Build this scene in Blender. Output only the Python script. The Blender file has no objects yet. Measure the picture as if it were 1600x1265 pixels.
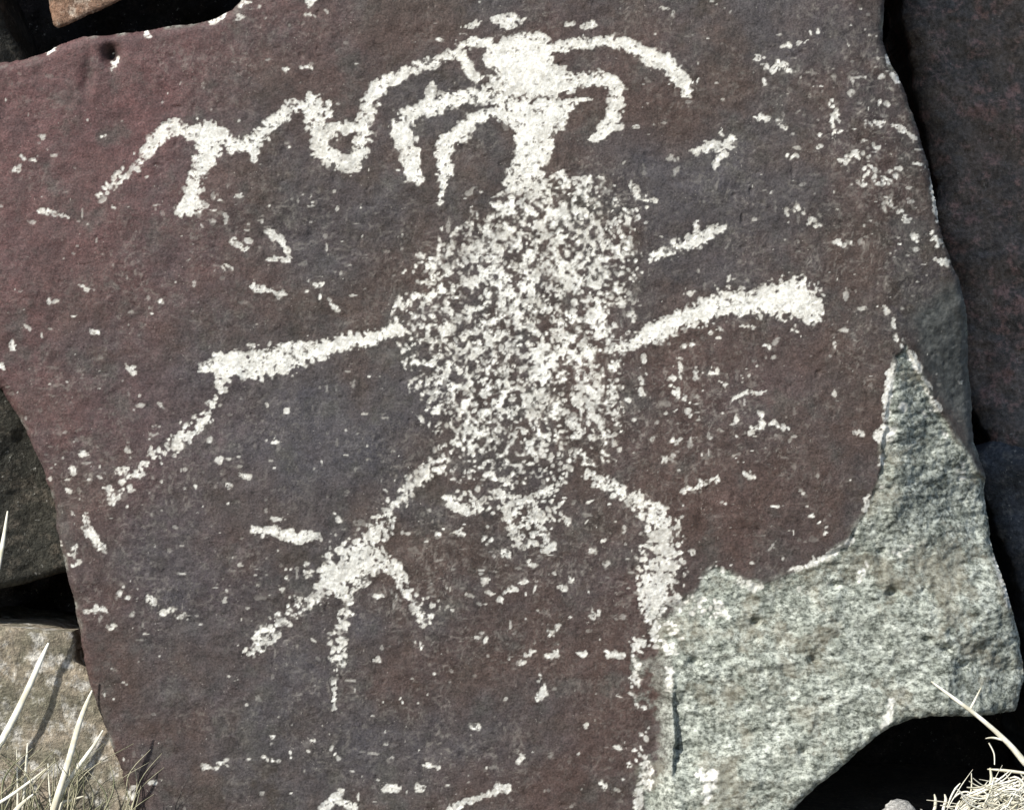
import bpy, math, random
import numpy as np
from mathutils import Vector

SC = bpy.context.scene
COL = SC.collection
# ------------------------------------------------------------------ camera, light, exposure
S = 0.00075                    # metres per photograph pixel on the plane of the carved face
D = 2.5                        # camera distance from that plane
CZ = 632.5 * S
cam = bpy.data.cameras.new('camera')
cam.sensor_width = 36.0
cam.lens = 36.0 * D / (1600 * S)
cam.clip_start = 0.05
cam.clip_end = 500.0
cam_o = bpy.data.objects.new('camera', cam)
cam_o.location = (0, -D, CZ)
cam_o.rotation_euler = (math.radians(90), 0, 0)
COL.objects.link(cam_o)
SC.camera = cam_o

SUN = Vector((-0.56, -0.56, 0.61)).normalized()      # towards the sun
world = bpy.data.worlds.new('World')
SC.world = world
world.use_nodes = True
wn = world.node_tree.nodes
wl = world.node_tree.links
wn.clear()
sky = wn.new('ShaderNodeTexSky')
sky.sky_type = 'NISHITA'
sky.sun_disc = False
sky.sun_elevation = math.asin(SUN.z)
sky.sun_rotation = math.atan2(SUN.x, SUN.y)
bg = wn.new('ShaderNodeBackground')
bg.inputs['Strength'].default_value = 0.12
wo = wn.new('ShaderNodeOutputWorld')
wl.new(sky.outputs[0], bg.inputs['Color'])
wl.new(bg.outputs[0], wo.inputs['Surface'])

sun = bpy.data.lights.new('sun', 'SUN')
sun.energy = 4.6
sun.angle = math.radians(0.5)
sun.color = (1.0, 0.965, 0.91)
sun_o = bpy.data.objects.new('sun', sun)
sun_o.rotation_euler = (-SUN).to_track_quat('-Z', 'Y').to_euler()
sun_o.location = SUN * 6
COL.objects.link(sun_o)

SC.view_settings.view_transform = 'Standard'
SC.view_settings.look = 'None'
SC.view_settings.gamma = 1.0
SC.view_settings.exposure = 0.42
SC.view_settings.use_curve_mapping = False

# ------------------------------------------------------------------ small helpers
rng = np.random.default_rng(7)
random.seed(7)


def at(px, py, y=0.0):
    """the point at depth y that stands where photograph pixel (px, py) shows it"""
    k = (D + y) / D
    return ((px - 800) * S * k, y, CZ + (632.5 - py) * S * k)


def lin(r, g, b):
    f = lambda c: (c / 255 / 12.92) if c / 255 <= 0.04045 else ((c / 255 + 0.055) / 1.055) ** 2.4
    return (f(r), f(g), f(b), 1.0)


_lat = {}


def vn(X, Y, scale, seed):
    """smooth value noise in 0..1 at pixel coordinates"""
    if seed not in _lat:
        _lat[seed] = np.random.default_rng(1000 + seed).random((256, 256)).astype(np.float32)
    L = _lat[seed]
    u = np.asarray(X, np.float32) / scale + 53.7
    v = np.asarray(Y, np.float32) / scale + 91.3
    iu = np.floor(u).astype(np.int32)
    iv = np.floor(v).astype(np.int32)
    fu = u - iu
    fv = v - iv
    fu = fu * fu * (3 - 2 * fu)
    fv = fv * fv * (3 - 2 * fv)
    iu &= 255
    iv &= 255
    iu1 = (iu + 1) & 255
    iv1 = (iv + 1) & 255
    return (L[iv, iu] * (1 - fu) + L[iv, iu1] * fu) * (1 - fv) + (L[iv1, iu] * (1 - fu) + L[iv1, iu1] * fu) * fv


def fbm(X, Y, scale, seed, octv=4, gain=0.5):
    t = 0.0
    a = 1.0
    n = 0.0
    for k in range(octv):
        t = t + a * vn(X, Y, scale, seed * 17 + k)
        n += a
        a *= gain
        scale *= 0.5
    return t / n - 0.5


def sdf(poly, X, Y):
    """distance to a closed outline, positive inside"""
    P = np.array(poly, np.float32)
    d2 = np.full(X.shape, 1e12, np.float32)
    ins = np.zeros(X.shape, bool)
    for i in range(len(P)):
        ax, ay = P[i]
        bx, by = P[(i + 1) % len(P)]
        ex, ey = bx - ax, by - ay
        wx = X - ax
        wy = Y - ay
        t = np.clip((wx * ex + wy * ey) / (ex * ex + ey * ey + 1e-9), 0, 1)
        d2 = np.minimum(d2, (wx - ex * t) ** 2 + (wy - ey * t) ** 2)
        c = (ay <= Y) != (by <= Y)
        if ey != 0:
            ins ^= c & (X < ax + ex * (Y - ay) / ey)
    d = np.sqrt(d2)
    return np.where(ins, d, -d)


def stroke_d(pts, X, Y):
    """(distance / radius) field of a tapered polyline [(x, y, r), ...]"""
    best = np.full(X.shape, 1e3, np.float32)
    for (ax, ay, ar), (bx, by, br) in zip(pts[:-1], pts[1:]):
        ex, ey = bx - ax, by - ay
        t = np.clip(((X - ax) * ex + (Y - ay) * ey) / (ex * ex + ey * ey + 1e-9), 0, 1)
        dd = np.sqrt((X - ax - ex * t) ** 2 + (Y - ay - ey * t) ** 2) / (ar + (br - ar) * t)
        best = np.minimum(best, dd)
    return best


def sstep(a, b, x):
    t = np.clip((x - a) / (b - a), 0, 1)
    return t * t * (3 - 2 * t)


def mesh_from(name, V, F, mat, attrs=None, parent=None, smooth=True, loc=None):
    """V n x 3, F list of quads (m x 4 array) and/or triangles"""
    me = bpy.data.meshes.new(name)
    V = np.asarray(V, np.float32)
    if loc is not None:
        V = V - np.array(loc, np.float32)
    me.vertices.add(len(V))
    me.vertices.foreach_set('co', V.ravel())
    loops = []
    sizes = []
    for f in (F if isinstance(F, list) else [F]):
        f = np.asarray(f, np.int32)
        if len(f) == 0:
            continue
        loops.append(f.ravel())
        sizes.append(np.full(len(f), f.shape[1], np.int32))
    loops = np.concatenate(loops)
    sizes = np.concatenate(sizes)
    me.loops.add(len(loops))
    me.loops.foreach_set('vertex_index', loops)
    me.polygons.add(len(sizes))
    st = np.zeros(len(sizes), np.int32)
    st[1:] = np.cumsum(sizes)[:-1]
    me.polygons.foreach_set('loop_start', st)
    me.polygons.foreach_set('use_smooth', np.full(len(sizes), smooth, bool))
    me.update(calc_edges=True)
    me.validate()
    for k, a in (attrs or {}).items():
        at_ = me.attributes.new(k, 'FLOAT_COLOR', 'POINT')
        c = np.ones((len(V), 4), np.float32)
        c[:, :a.shape[1]] = a
        at_.data.foreach_set('color', c.ravel())
    me.materials.append(mat)
    o = bpy.data.objects.new(name, me)
    if loc is not None:
        o.location = loc
    COL.objects.link(o)
    if parent is not None:
        o.parent = parent
    return o


def tag(o, label=None, cat=None, group=None, kind=None):
    if label:
        o['label'] = label
    if cat:
        o['category'] = cat
    if group:
        o['group'] = group
    if kind:
        o['kind'] = kind
    return o


def boundary(Q):
    """directed border edges of a quad array"""
    E = np.concatenate([Q[:, [0, 1]], Q[:, [1, 2]], Q[:, [2, 3]], Q[:, [3, 0]]])
    key = np.sort(E, 1).astype(np.int64)
    key = key[:, 0] * 10_000_000 + key[:, 1]
    u, idx, cnt = np.unique(key, return_index=True, return_counts=True)
    return E[idx[cnt == 1]]


# ------------------------------------------------------------------ materials
class NT:
    def __init__(self, name):
        self.m = bpy.data.materials.new(name)
        self.m.use_nodes = True
        self.t = self.m.node_tree
        self.b = self.t.nodes['Principled BSDF']
        self.b.inputs['Specular IOR Level'].default_value = 0.25
        self.co = self.n('ShaderNodeTexCoord').outputs['Object']

    def n(self, typ, **kw):
        nd = self.t.nodes.new(typ)
        for k, v in kw.items():
            setattr(nd, k, v)
        return nd

    def put(self, sock, v):
        if isinstance(v, (int, float, tuple)):
            sock.default_value = v
        else:
            self.t.links.new(v, sock)

    def noise(self, scale, detail=4, rough=0.6, stretch=None):
        nd = self.n('ShaderNodeTexNoise')
        nd.inputs['Scale'].default_value = scale
        nd.inputs['Detail'].default_value = detail
        nd.inputs['Roughness'].default_value = rough
        v = self.co
        if stretch:
            mp = self.n('ShaderNodeMapping')
            mp.inputs['Scale'].default_value = stretch
            self.t.links.new(v, mp.inputs['Vector'])
            v = mp.outputs[0]
        self.t.links.new(v, nd.inputs['Vector'])
        return nd.outputs['Fac']

    def ramp(self, fac, a, b):
        nd = self.n('ShaderNodeMapRange', interpolation_type='SMOOTHSTEP')
        self.put(nd.inputs['Value'], fac)
        nd.inputs['From Min'].default_value = a
        nd.inputs['From Max'].default_value = b
        return nd.outputs[0]

    def mix(self, f, a, b, mode='MIX'):
        nd = self.n('ShaderNodeMix', data_type='RGBA', blend_type=mode)
        self.put(nd.inputs[0], f)
        self.put(nd.inputs[6], a)
        self.put(nd.inputs[7], b)
        return nd.outputs[2]

    def math(self, op, a, b=0.0):
        nd = self.n('ShaderNodeMath', operation=op)
        self.put(nd.inputs[0], a)
        self.put(nd.inputs[1], b)
        return nd.outputs[0]

    def attr(self, name):
        nd = self.n('ShaderNodeAttribute', attribute_name=name)
        sp = self.n('ShaderNodeSeparateColor')
        self.t.links.new(nd.outputs['Color'], sp.inputs[0])
        return sp.outputs[0], sp.outputs[1], sp.outputs[2]

    def bump(self, h, strength, dist):
        nd = self.n('ShaderNodeBump')
        nd.inputs['Strength'].default_value = strength
        nd.inputs['Distance'].default_value = dist
        self.t.links.new(h, nd.inputs['Height'])
        self.t.links.new(nd.outputs[0], self.b.inputs['Normal'])

    def done(self, col, rough=0.85):
        self.put(self.b.inputs['Base Color'], col)
        self.put(self.b.inputs['Roughness'], rough)
        return self.m


def gray(v):
    return (v, v, v, 1.0)


def boulder_material():
    k = NT('desert_varnish_rock')
    peck, scar, red = k.attr('mask_a')
    grey, stain_shade, var = k.attr('mask_b')
    # dark varnish: purple brown, brown and grey zones
    c = k.mix(k.ramp(k.noise(9, 5, 0.62), 0.40, 0.60), lin(76, 66, 61), lin(71, 67, 67))
    c = k.mix(k.ramp(k.noise(26, 4, 0.6), 0.48, 0.66), c, lin(66, 60, 55))
    blue, warm, scuff = k.attr('mask_c')
    c = k.mix(k.math('MULTIPLY', blue, 0.85), c, k.mix(k.ramp(k.noise(40, 4, 0.65), 0.35, 0.65), lin(67, 66, 71), lin(78, 76, 78)))
    c = k.mix(k.math('MULTIPLY', warm, 0.8), c, k.mix(k.ramp(k.noise(34, 4, 0.65), 0.35, 0.65), lin(74, 58, 52), lin(84, 67, 62)))
    c = k.mix(k.math('MULTIPLY', red, 0.9), c, k.mix(k.ramp(k.noise(28, 4, 0.65), 0.3, 0.7), lin(84, 63, 63), lin(102, 73, 72)))
    c = k.mix(k.math('MULTIPLY', k.ramp(k.noise(18, 5, 0.65), 0.52, 0.68), 0.5), c, lin(80, 79, 74))
    # fine grain of the varnish, with faint vertical and level grain
    g1 = k.ramp(k.noise(420, 3, 0.7), 0.25, 0.75)
    c = k.mix(0.85, c, k.mix(g1, gray(0.45), gray(1.5)), 'MULTIPLY')
    g2 = k.ramp(k.noise(90, 5, 0.75, (1, 1, 0.45)), 0.3, 0.7)
    c = k.mix(0.5, c, k.mix(g2, gray(0.66), gray(1.34)), 'MULTIPLY')
    g3 = k.ramp(k.noise(80, 5, 0.75, (0.4, 1, 1)), 0.3, 0.7)
    c = k.mix(0.5, c, k.mix(g3, gray(0.7), gray(1.3)), 'MULTIPLY')
    # rubbed pale specks too small to model
    sp = k.math('MULTIPLY', k.ramp(k.noise(330, 2, 0.6), 0.66, 0.74), k.ramp(k.noise(24, 3, 0.6), 0.42, 0.7))
    c = k.mix(k.math('MULTIPLY', sp, 0.6), c, lin(185, 180, 170))
    dk = k.ramp(k.noise(230, 3, 0.65), 0.60, 0.72)
    c = k.mix(k.math('MULTIPLY', dk, 0.45), c, lin(38, 31, 30))
    c = k.mix(k.math('MULTIPLY', scuff, 0.5), c, lin(164, 159, 150))
    c = k.mix(stain_shade, c, lin(26, 22, 21))  # dark stain, and the shade painted into the hollow
    c = k.mix(1.0, c, (0.86, 0.85, 0.845, 1.0), 'MULTIPLY')
    # weathered grey plane at the right-hand edge
    gcol = k.mix(k.ramp(k.noise(120, 4, 0.7), 0.3, 0.7), lin(60, 62, 61), lin(98, 100, 97))
    c = k.mix(grey, c, gcol)
    # broken granular rock of the spall
    s1 = k.ramp(k.noise(200, 5, 0.8, (0.7, 1, 1)), 0.34, 0.66)
    sc_ = k.mix(s1, lin(72, 76, 69), lin(194, 198, 188))
    s2 = k.ramp(k.noise(46, 4, 0.65), 0.35, 0.68)
    sc_ = k.mix(0.8, sc_, k.mix(s2, (0.5, 0.52, 0.49, 1), (1.22, 1.22, 1.2, 1)), 'MULTIPLY')
    s4 = k.ramp(k.noise(13, 5, 0.7), 0.50, 0.62)
    sc_ = k.mix(k.math('MULTIPLY', s4, 0.5), sc_, lin(112, 104, 88))
    s3 = k.ramp(k.noise(380, 2, 0.6), 0.62, 0.72)
    sc_ = k.mix(k.math('MULTIPLY', s3, 0.75), sc_, lin(66, 66, 60))
    c = k.mix(scar, c, sc_)
    # pecked marks: fresh pale rock, its own grain
    p1 = k.ramp(k.noise(300, 3, 0.7), 0.3, 0.7)
    pc = k.mix(p1, lin(206, 204, 193), lin(243, 243, 236))
    pc = k.mix(var, lin(138, 128, 110), pc)
    c = k.mix(peck, c, pc)
    h = k.math('ADD', k.noise(480, 4, 0.7), k.math('MULTIPLY', k.noise(120, 4, 0.65), 1.2))
    k.bump(h, 0.5, 0.0012)
    rough = k.math('ADD', 0.62, k.math('MULTIPLY', k.math('MAXIMUM', peck, scar), 0.3))
    return k.done(c, rough)


def rock_material(name, ca, cb, cc, fine=180, rough=0.85, bump=0.9):
    k = NT(name)
    c = k.mix(k.ramp(k.noise(14, 5, 0.65), 0.36, 0.64), ca, cb)
    c = k.mix(k.ramp(k.noise(45, 4, 0.65), 0.5, 0.68), c, cc)
    c = k.mix(0.8, c, k.mix(k.ramp(k.noise(fine, 4, 0.75), 0.28, 0.72), gray(0.4), gray(1.55)), 'MULTIPLY')
    sp = k.math('MULTIPLY', k.ramp(k.noise(150, 4, 0.7), 0.62, 0.72), 0.6)
    c = k.mix(sp, c, lin(190, 188, 178))
    h = k.math('ADD', k.noise(330, 4, 0.7), k.math('MULTIPLY', k.noise(70, 4, 0.65), 1.6))
    k.bump(h, bump, 0.003)
    return k.done(c, rough)


M_BOULDER = boulder_material()
M_BROWN = rock_material('dark_brown_rock', lin(126, 114, 104), lin(104, 100, 96), lin(148, 122, 114))
M_BLUE = rock_material('blue_grey_rock', lin(80, 84, 90), lin(68, 72, 76), lin(96, 96, 93))
M_GREEN = rock_material('lichen_grey_rock', lin(70, 68, 60), lin(58, 58, 52), lin(90, 84, 74))
M_TAN = rock_material('tan_rock', lin(152, 140, 122), lin(112, 108, 92), lin(192, 188, 178), fine=120)
M_RUST = rock_material('rusty_rock', lin(138, 108, 88), lin(120, 100, 84), lin(170, 156, 140))
M_PALE = rock_material('pale_stone', lin(150, 148, 142), lin(128, 128, 124), lin(178, 176, 170))
M_REAR = rock_material('dark_backing_rock', lin(48, 44, 40), lin(38, 36, 34), lin(56, 50, 46))  # very dark tone for the added backing, keeps the gaps black


def soil_material():
    k = NT('dry_soil')
    c = k.mix(k.ramp(k.noise(30, 6, 0.7), 0.35, 0.65), lin(92, 80, 66), lin(64, 55, 46))
    c = k.mix(k.ramp(k.noise(180, 3, 0.7), 0.55, 0.7), c, lin(128, 116, 98))
    k.bump(k.noise(160, 6, 0.75), 0.8, 0.006)
    return k.done(c, 0.95)


M_SOIL = soil_material()


def straw_material(name, a, b, scale=60):
    k = NT(name)
    c = k.mix(k.ramp(k.noise(scale, 3, 0.6), 0.35, 0.65), a, b)
    k.b.inputs['Specular IOR Level'].default_value = 0.4
    return k.done(c, 0.55)


M_STRAW = straw_material('pale_straw', lin(238, 236, 222), lin(200, 194, 170), 38)
M_OLIVE = straw_material('olive_grass', lin(104, 106, 80), lin(170, 164, 138), 25)

# ------------------------------------------------------------------ setting: ground
gx = np.concatenate([np.linspace(-40, -1.6, 12)[:-1], np.linspace(-1.6, 1.6, 161), np.linspace(1.6, 40, 12)[1:]])
gy = np.concatenate([np.linspace(-40, -1.2, 12)[:-1], np.linspace(-1.2, 0.9, 106), np.linspace(0.9, 40, 12)[1:]])
GX, GY = np.meshgrid(gx, gy)
GZ = -0.034 + 0.022 * fbm(GX * 1000, GY * 1000, 260, 41, 5) * (np.abs(GX) < 1.6)
idx = np.arange(GX.size).reshape(GX.shape)
GQ = np.stack([idx[:-1, :-1], idx[:-1, 1:], idx[1:, 1:], idx[1:, :-1]], -1).reshape(-1, 4)
ground = mesh_from('ground', np.stack([GX, GY, GZ], -1).reshape(-1, 3), GQ, M_SOIL)
tag(ground, kind='structure')


# ------------------------------------------------------------------ a rock with a traced front outline, a shaped front and a deep body
def slab_arrays(poly, xs, ys, wob, wobscale, seed):
    X, Y = np.meshgrid(xs.astype(np.float32), ys.astype(np.float32))
    d = sdf(poly, X, Y) + wob * 2 * fbm(X, Y, wobscale, seed, 4, 0.6)
    gy_, gx_ = np.gradient(d, ys, xs)
    gl = np.sqrt(gx_ ** 2 + gy_ ** 2) + 1e-6
    gx_ /= gl
    gy_ /= gl
    keep = d > 0
    qk = keep[:-1, :-1] & keep[:-1, 1:] & keep[1:, 1:] & keep[1:, :-1]
    i = np.arange(X.size).reshape(X.shape)
    Q = np.stack([i[1:, :-1], i[1:, 1:], i[:-1, 1:], i[:-1, :-1]], -1)[qk]     # faces the camera (-Y)
    bd = boundary(Q)
    bv = np.unique(bd)
    Xf = X.ravel().copy()
    Yf = Y.ravel().copy()
    sh = np.minimum(d.ravel()[bv], 6 * (xs[len(xs) // 2 + 1] - xs[len(xs) // 2]))
    Xf[bv] -= gx_.ravel()[bv] * sh
    Yf[bv] -= gy_.ravel()[bv] * sh
    return X, Y, d, gx_, gy_, qk, Q, bd, bv, Xf, Yf


def skirt(V, bd, bv, gx_, gy_, depth, shrink, seed, n0, lift=0.0):
    """rings running back from the border and a closing fan; returns extra verts, quads, tris"""
    pos = {int(v): k for k, v in enumerate(bv)}
    B = V[bv]
    nrm = np.stack([gx_.ravel()[bv] * 1, np.zeros(len(bv)), -gy_.ravel()[bv]], -1)
    rings = []
    for t in (0.06, 0.16, 0.3, 0.5, 0.75, 1.0):
        jit = fbm(B[:, 0] * 1000 + 900 * t, B[:, 2] * 1000 + 500 * t, 90, seed, 4)[:, None]
        R = B + nrm * (shrink * t ** 1.3 + 0.05 * jit * min(1, t * 2.0))
        R[:, 1] = B[:, 1] * (1 - t) + (B[:, 1].mean() + depth) * t + 0.01 * jit[:, 0]
        R[:, 2] += lift * t
        rings.append(R)
    a = np.array([pos[int(v)] for v in bd[:, 0]])
    b = np.array([pos[int(v)] for v in bd[:, 1]])
    nb = len(bv)
    quads = []
    for k in range(len(rings)):
        o1 = n0 + k * nb
        if k == 0:
            quads.append(np.stack([bd[:, 1], bd[:, 0], o1 + a, o1 + b], -1))
        else:
            o0 = n0 + (k - 1) * nb
            quads.append(np.stack([o0 + b, o0 + a, o1 + a, o1 + b], -1))
    c = rings[-1].mean(0, keepdims=True) + np.array([[0, 0.02, 0]])
    E = np.concatenate(rings + [c])
    last = n0 + (len(rings) - 1) * nb
    ci = n0 + len(rings) * nb
    tris = np.stack([last + b, last + a, np.full(len(a), ci)], -1)
    return E, np.concatenate(quads), tris


def compact(V, faces, *attrs):
    used = np.unique(np.concatenate([f.ravel() for f in faces if len(f)]))
    re = np.full(len(V), -1, np.int64)
    re[used] = np.arange(len(used))
    return V[used], [re[f] for f in faces if len(f)], [a[used] for a in attrs]


def simple_rock(name, poly, step, y0, yfun, depth, shrink, mat, label, cat, seed, rough=0.012, roundr=16, wob=5, group=None, kind=None, lift=0.0):
    P = np.array(poly, float)
    xs = np.arange(P[:, 0].min() - step, P[:, 0].max() + 2 * step, step)
    ys = np.arange(P[:, 1].min() - step, P[:, 1].max() + 2 * step, step)
    X, Y, d, gx_, gy_, qk, Q, bd, bv, Xf, Yf = slab_arrays(poly, xs, ys, wob, 60, seed)
    dep = yfun(X, Y) + rough * 2 * fbm(X, Y, 150, seed + 1, 6, 0.55)
    facet = np.abs(fbm(X, Y, 210, seed + 2, 2))
    dep = dep + rough * 1.8 * facet
    r = np.clip(1 - d / roundr, 0, 1)
    dep = dep + roundr * S * 1.0 * (1 - np.sqrt(1 - r * r * 0.98))
    k = (D + y0) / D
    V = np.stack([(Xf - 800) * S * k, y0 + dep.ravel(), CZ + (632.5 - Yf) * S * k], -1)
    E, sq, st = skirt(V, bd, bv, gx_, gy_, depth, shrink, seed + 3, len(V), lift)
    V2, F2, _ = compact(np.concatenate([V, E]), [np.concatenate([Q, sq]), st])
    base = (float(V2[:, 0].mean()), float(V2[:, 1].mean()), float(V2[:, 2].min()))
    o = mesh_from(name, V2, F2, mat, loc=base)
    return tag(o, label, cat, group, kind)


# ------------------------------------------------------------------ the carved boulder
OUT = [(-330, 260), (-280, 170), (-120, 112), (0, 93), (40, 88), (75, 76), (100, 66), (130, 57), (170, 55), (215, 48), (260, 40),
       (310, 32), (335, 26), (362, 14), (380, -6), (410, -120), (470, -230), (640, -300), (1000, -420), (1280, -560), (1430, -420), (1410, -140),  # unseen top right raised so the boulder shades the rocks beyond its right edge
       (1388, -30), (1384, 30), (1380, 60), (1394, 95), (1410, 122), (1424, 160), (1440, 205), (1456, 250), (1466, 300), (1474, 345),
       (1481, 380), (1492, 408), (1506, 440), (1520, 485), (1530, 545), (1534, 600), (1536, 645), (1542, 690), (1556, 730), (1566, 790),
       (1567, 840), (1580, 890), (1592, 950), (1612, 1010), (1616, 1070), (1600, 1118), (1556, 1124), (1500, 1120), (1428, 1118),
       (1394, 1130), (1362, 1150), (1328, 1180), (1288, 1212), (1258, 1238), (1232, 1262), (1195, 1340), (700, 1350), (225, 1340),
       (203, 1265), (188, 1205), (165, 1140), (140, 1075), (128, 1030), (122, 985), (114, 940), (104, 900), (96, 868), (84, 800),
       (66, 735), (36, 668), (4, 612), (-60, 560), (-200, 500), (-310, 400)]
fine = 1.62
xs = np.concatenate([np.arange(-340, -12, 8.0), np.arange(-12, 1614, fine), np.arange(1616, 1634, 4.0)])
ys = np.concatenate([np.arange(-580, -12, 8.0), np.arange(-12, 1278, fine), np.arange(1280, 1366, 8.0)])
X, Y, dE, gx_, gy_, qk, Q, bd, bv, Xf, Yf = slab_arrays(OUT, xs, ys, 5.0, 42, 3)
NY, NX = X.shape

# --- region of the spalled, broken lower right corner
SCAR = [(1418, 540), (1428, 556), (1445, 590), (1470, 630), (1500, 676), (1528, 715), (1545, 740), (1640, 800), (1700, 1100), (1700, 1400), (1000, 1400),
        (1002, 1265), (1000, 1215), (1012, 1160), (1006, 1110), (985, 1062), (978, 1030), (1000, 1012), (1012, 985), (1016, 955), (1040, 948),
        (1062, 940), (1085, 925), (1100, 900), (1118, 884), (1140, 890), (1160, 908), (1195, 912), (1240, 893), (1290, 868),
        (1325, 845), (1350, 805), (1362, 775), (1376, 735), (1380, 690), (1386, 640), (1394, 590), (1402, 556)]
dS = sdf(SCAR, X, Y) + 9 * fbm(X, Y, 28, 5, 4, 0.6)
dR = X - 1052
GREY = [(1432, 545), (1418, 500), (1430, 462), (1470, 440), (1520, 425), (1700, 400), (1700, 790), (1556, 760), (1540, 735), (1500, 676), (1470, 630), (1445, 590)]
dG = sdf(GREY, X, Y) + 8 * fbm(X, Y, 30, 8, 4)

soft = sstep(1150, 1060, X) * sstep(900, 960, Y)
inscar = sstep(-2, 7, dS) * (1 - soft) + sstep(-14, 46, dS) * soft
H = np.zeros_like(X)                                   # depth, positive away from the viewer, metres
H += 0.016 * fbm(X, Y, 620, 11, 3) + 0.006 * fbm(X, Y, 170, 12, 4) + 0.0022 * fbm(X, Y, 48, 13, 3)
ridge = np.abs(fbm(X + 60 * fbm(X, Y, 200, 15, 2), Y, 260, 14, 2))
H += 0.008 * ridge
H += 0.0008 * fbm(X, Y, 9, 16, 2, 0.7) + 0.0014 * fbm(X, Y, 22, 17, 2)
pk = np.clip(fbm(X, Y, 13, 34, 2, 0.6) - 0.24, 0, 1) * np.clip(0.6 + 2 * fbm(X, Y, 120, 35, 3), 0, 1.4)      # weathering pits
H += 0.006 * pk
# the face rolls away towards its right edge
H += 0.00013 * np.clip(X - (1330 + 0.12 * Y), 0, 200) * sstep(700, 400, Y)
# scar: lower by a thumb's thickness, upper half turned away, lower half coming forward like a shelf
sx = np.clip(X - 1395, -60, 220)
dep_scar = 0.0035 + 0.004 * sstep(0, 80, dS)
dep_scar = dep_scar - 0.00010 * np.clip(Y - 880, 0, 300) * sstep(0, 60, dS) + 0.00042 * np.clip(X - 1480, 0, 200) * sstep(900, 1050, Y)
dep_scar = dep_scar + 0.016 * sstep(-2, 5, X - 1052 + 16 * fbm(X, Y, 40, 6, 4, 0.6)) * sstep(1030, 1150, Y) * sstep(1235, 1170, Y) * sstep(150, 10, X - 1052)
H += inscar * dep_scar
H += inscar * (0.0055 * fbm(X * 0.35 + 0.2 * Y, Y, 16, 28, 3, 0.6) + 0.010 * fbm(X, Y, 90, 29, 2) + 0.0055 * fbm(X, Y, 34, 18, 4, 0.62) + 0.0026 * fbm(X, Y, 11, 19, 2, 0.7))
for (cx, cy, r, dp) in ((1398, 929, 10, .006), (1181, 973, 8, .005), (1086, 1034, 8, .005), (1271, 1031, 8, .005), (1479, 1016, 9, .005),
                        (1508, 1044, 9, .004), (1252, 1172, 6, .004), (1306, 915, 6, .003), (1380, 862, 5, .003), (1450, 1000, 6, .003)):
    dp, r = dp * 1.7, r * 1.15
    q = ((X - cx) / (r * 1.25)) ** 2 + ((Y - cy) / r) ** 2
    H += dp * np.exp(-q * 1.6)
ingrey = sstep(-6, 34, dG + 30 * fbm(X, Y, 40, 9, 3)) * (1 - inscar)
H += ingrey * 0.004 * fbm(X, Y, 30, 20, 4, 0.6)
# below the right shoulder the whole edge turns away from the sun
H += 0.00048 * (np.sqrt(np.clip(X - 1395, 0, 260) ** 2 + 400) - 20) * sstep(400, 640, Y) * sstep(1040, 760, Y)
# hollow under the top edge
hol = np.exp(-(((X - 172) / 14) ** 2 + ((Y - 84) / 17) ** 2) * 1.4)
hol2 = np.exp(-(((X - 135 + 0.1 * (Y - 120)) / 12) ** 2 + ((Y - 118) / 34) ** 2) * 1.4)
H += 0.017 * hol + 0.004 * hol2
# rounded edge
rad = 13 + 7 * vn(X, Y, 90, 33)
rr = np.clip(1 - dE / rad, 0, 1)
H += rad * S * 0.9 * (1 - np.sqrt(1 - rr * rr * 0.98))

# --- pecking
peck = np.zeros_like(X)
pit = np.zeros_like(X)
FIG = {}                     # name -> field < 1 inside
PN = fbm(X, Y, 7, 21, 2, 0.7)
PN2 = fbm(X, Y, 16, 22, 2)
PN3 = fbm(X, Y, 9.5, 23, 2, 0.7)
PNH = fbm(X * 0.5, Y, 6, 24, 2, 0.7)
XW = X + 15 * fbm(X, Y, 15, 81, 3, 0.7) + 9 * fbm(X * 0.4, Y, 5, 83, 2)
YW = Y + 15 * fbm(X, Y, 15, 82, 3, 0.7)


def stamp(x, y, rx, ry, ang, val, depth, rag=1.5):
    R = max(rx, ry) * 1.7 + 2
    i0, i1 = np.searchsorted(xs, (x - R, x + R))
    j0, j1 = np.searchsorted(ys, (y - R, y + R))
    if i1 - i0 < 2 or j1 - j0 < 2:
        return
    a = X[j0:j1, i0:i1] - x
    b = Y[j0:j1, i0:i1] - y
    c, s = math.cos(ang), math.sin(ang)
    u = (a * c + b * s) / rx
    v = (-a * s + b * c) / ry
    r = np.sqrt(u * u + v * v) + rag * (PN[j0:j1, i0:i1] + 0.6 * PNH[j0:j1, i0:i1])
    m = np.clip((1.12 - r) * 2.6, 0, 1) * val
    np.maximum(peck[j0:j1, i0:i1], m, out=peck[j0:j1, i0:i1])
    np.maximum(pit[j0:j1, i0:i1], depth * np.clip(1.15 - r * r, 0, 1), out=pit[j0:j1, i0:i1])


def pecks_in(field, box, cover, rmin, rmax, seed, vmin=0.75, elong=1.6, falloff=True):
    """field(x, y) <= 1 inside; covers it with single hammer blows to the wanted share"""
    g = np.random.default_rng(seed)
    x0, y0, x1, y1 = box
    area = math.pi * ((rmin + rmax) / 2) ** 2 * 0.95
    n = int((x1 - x0) * (y1 - y0) / area * -math.log(max(1e-3, 1 - cover)))
    px = g.uniform(x0, x1, n)
    py = g.uniform(y0, y1, n)
    f = field(px.astype(np.float32), py.astype(np.float32))
    ok = f < 1.0
    if falloff:
        ok &= g.random(n) < np.clip((1.02 - f) * 5.0, 0.25, 1)
    for x, y in zip(px[ok], py[ok]):
        r = g.uniform(rmin, rmax)
        e = g.uniform(1.0, elong)
        stamp(x, y, r * e, r / math.sqrt(e), g.uniform(0, math.pi), g.uniform(vmin, 1.0), g.uniform(0.0002, 0.0006))


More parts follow.
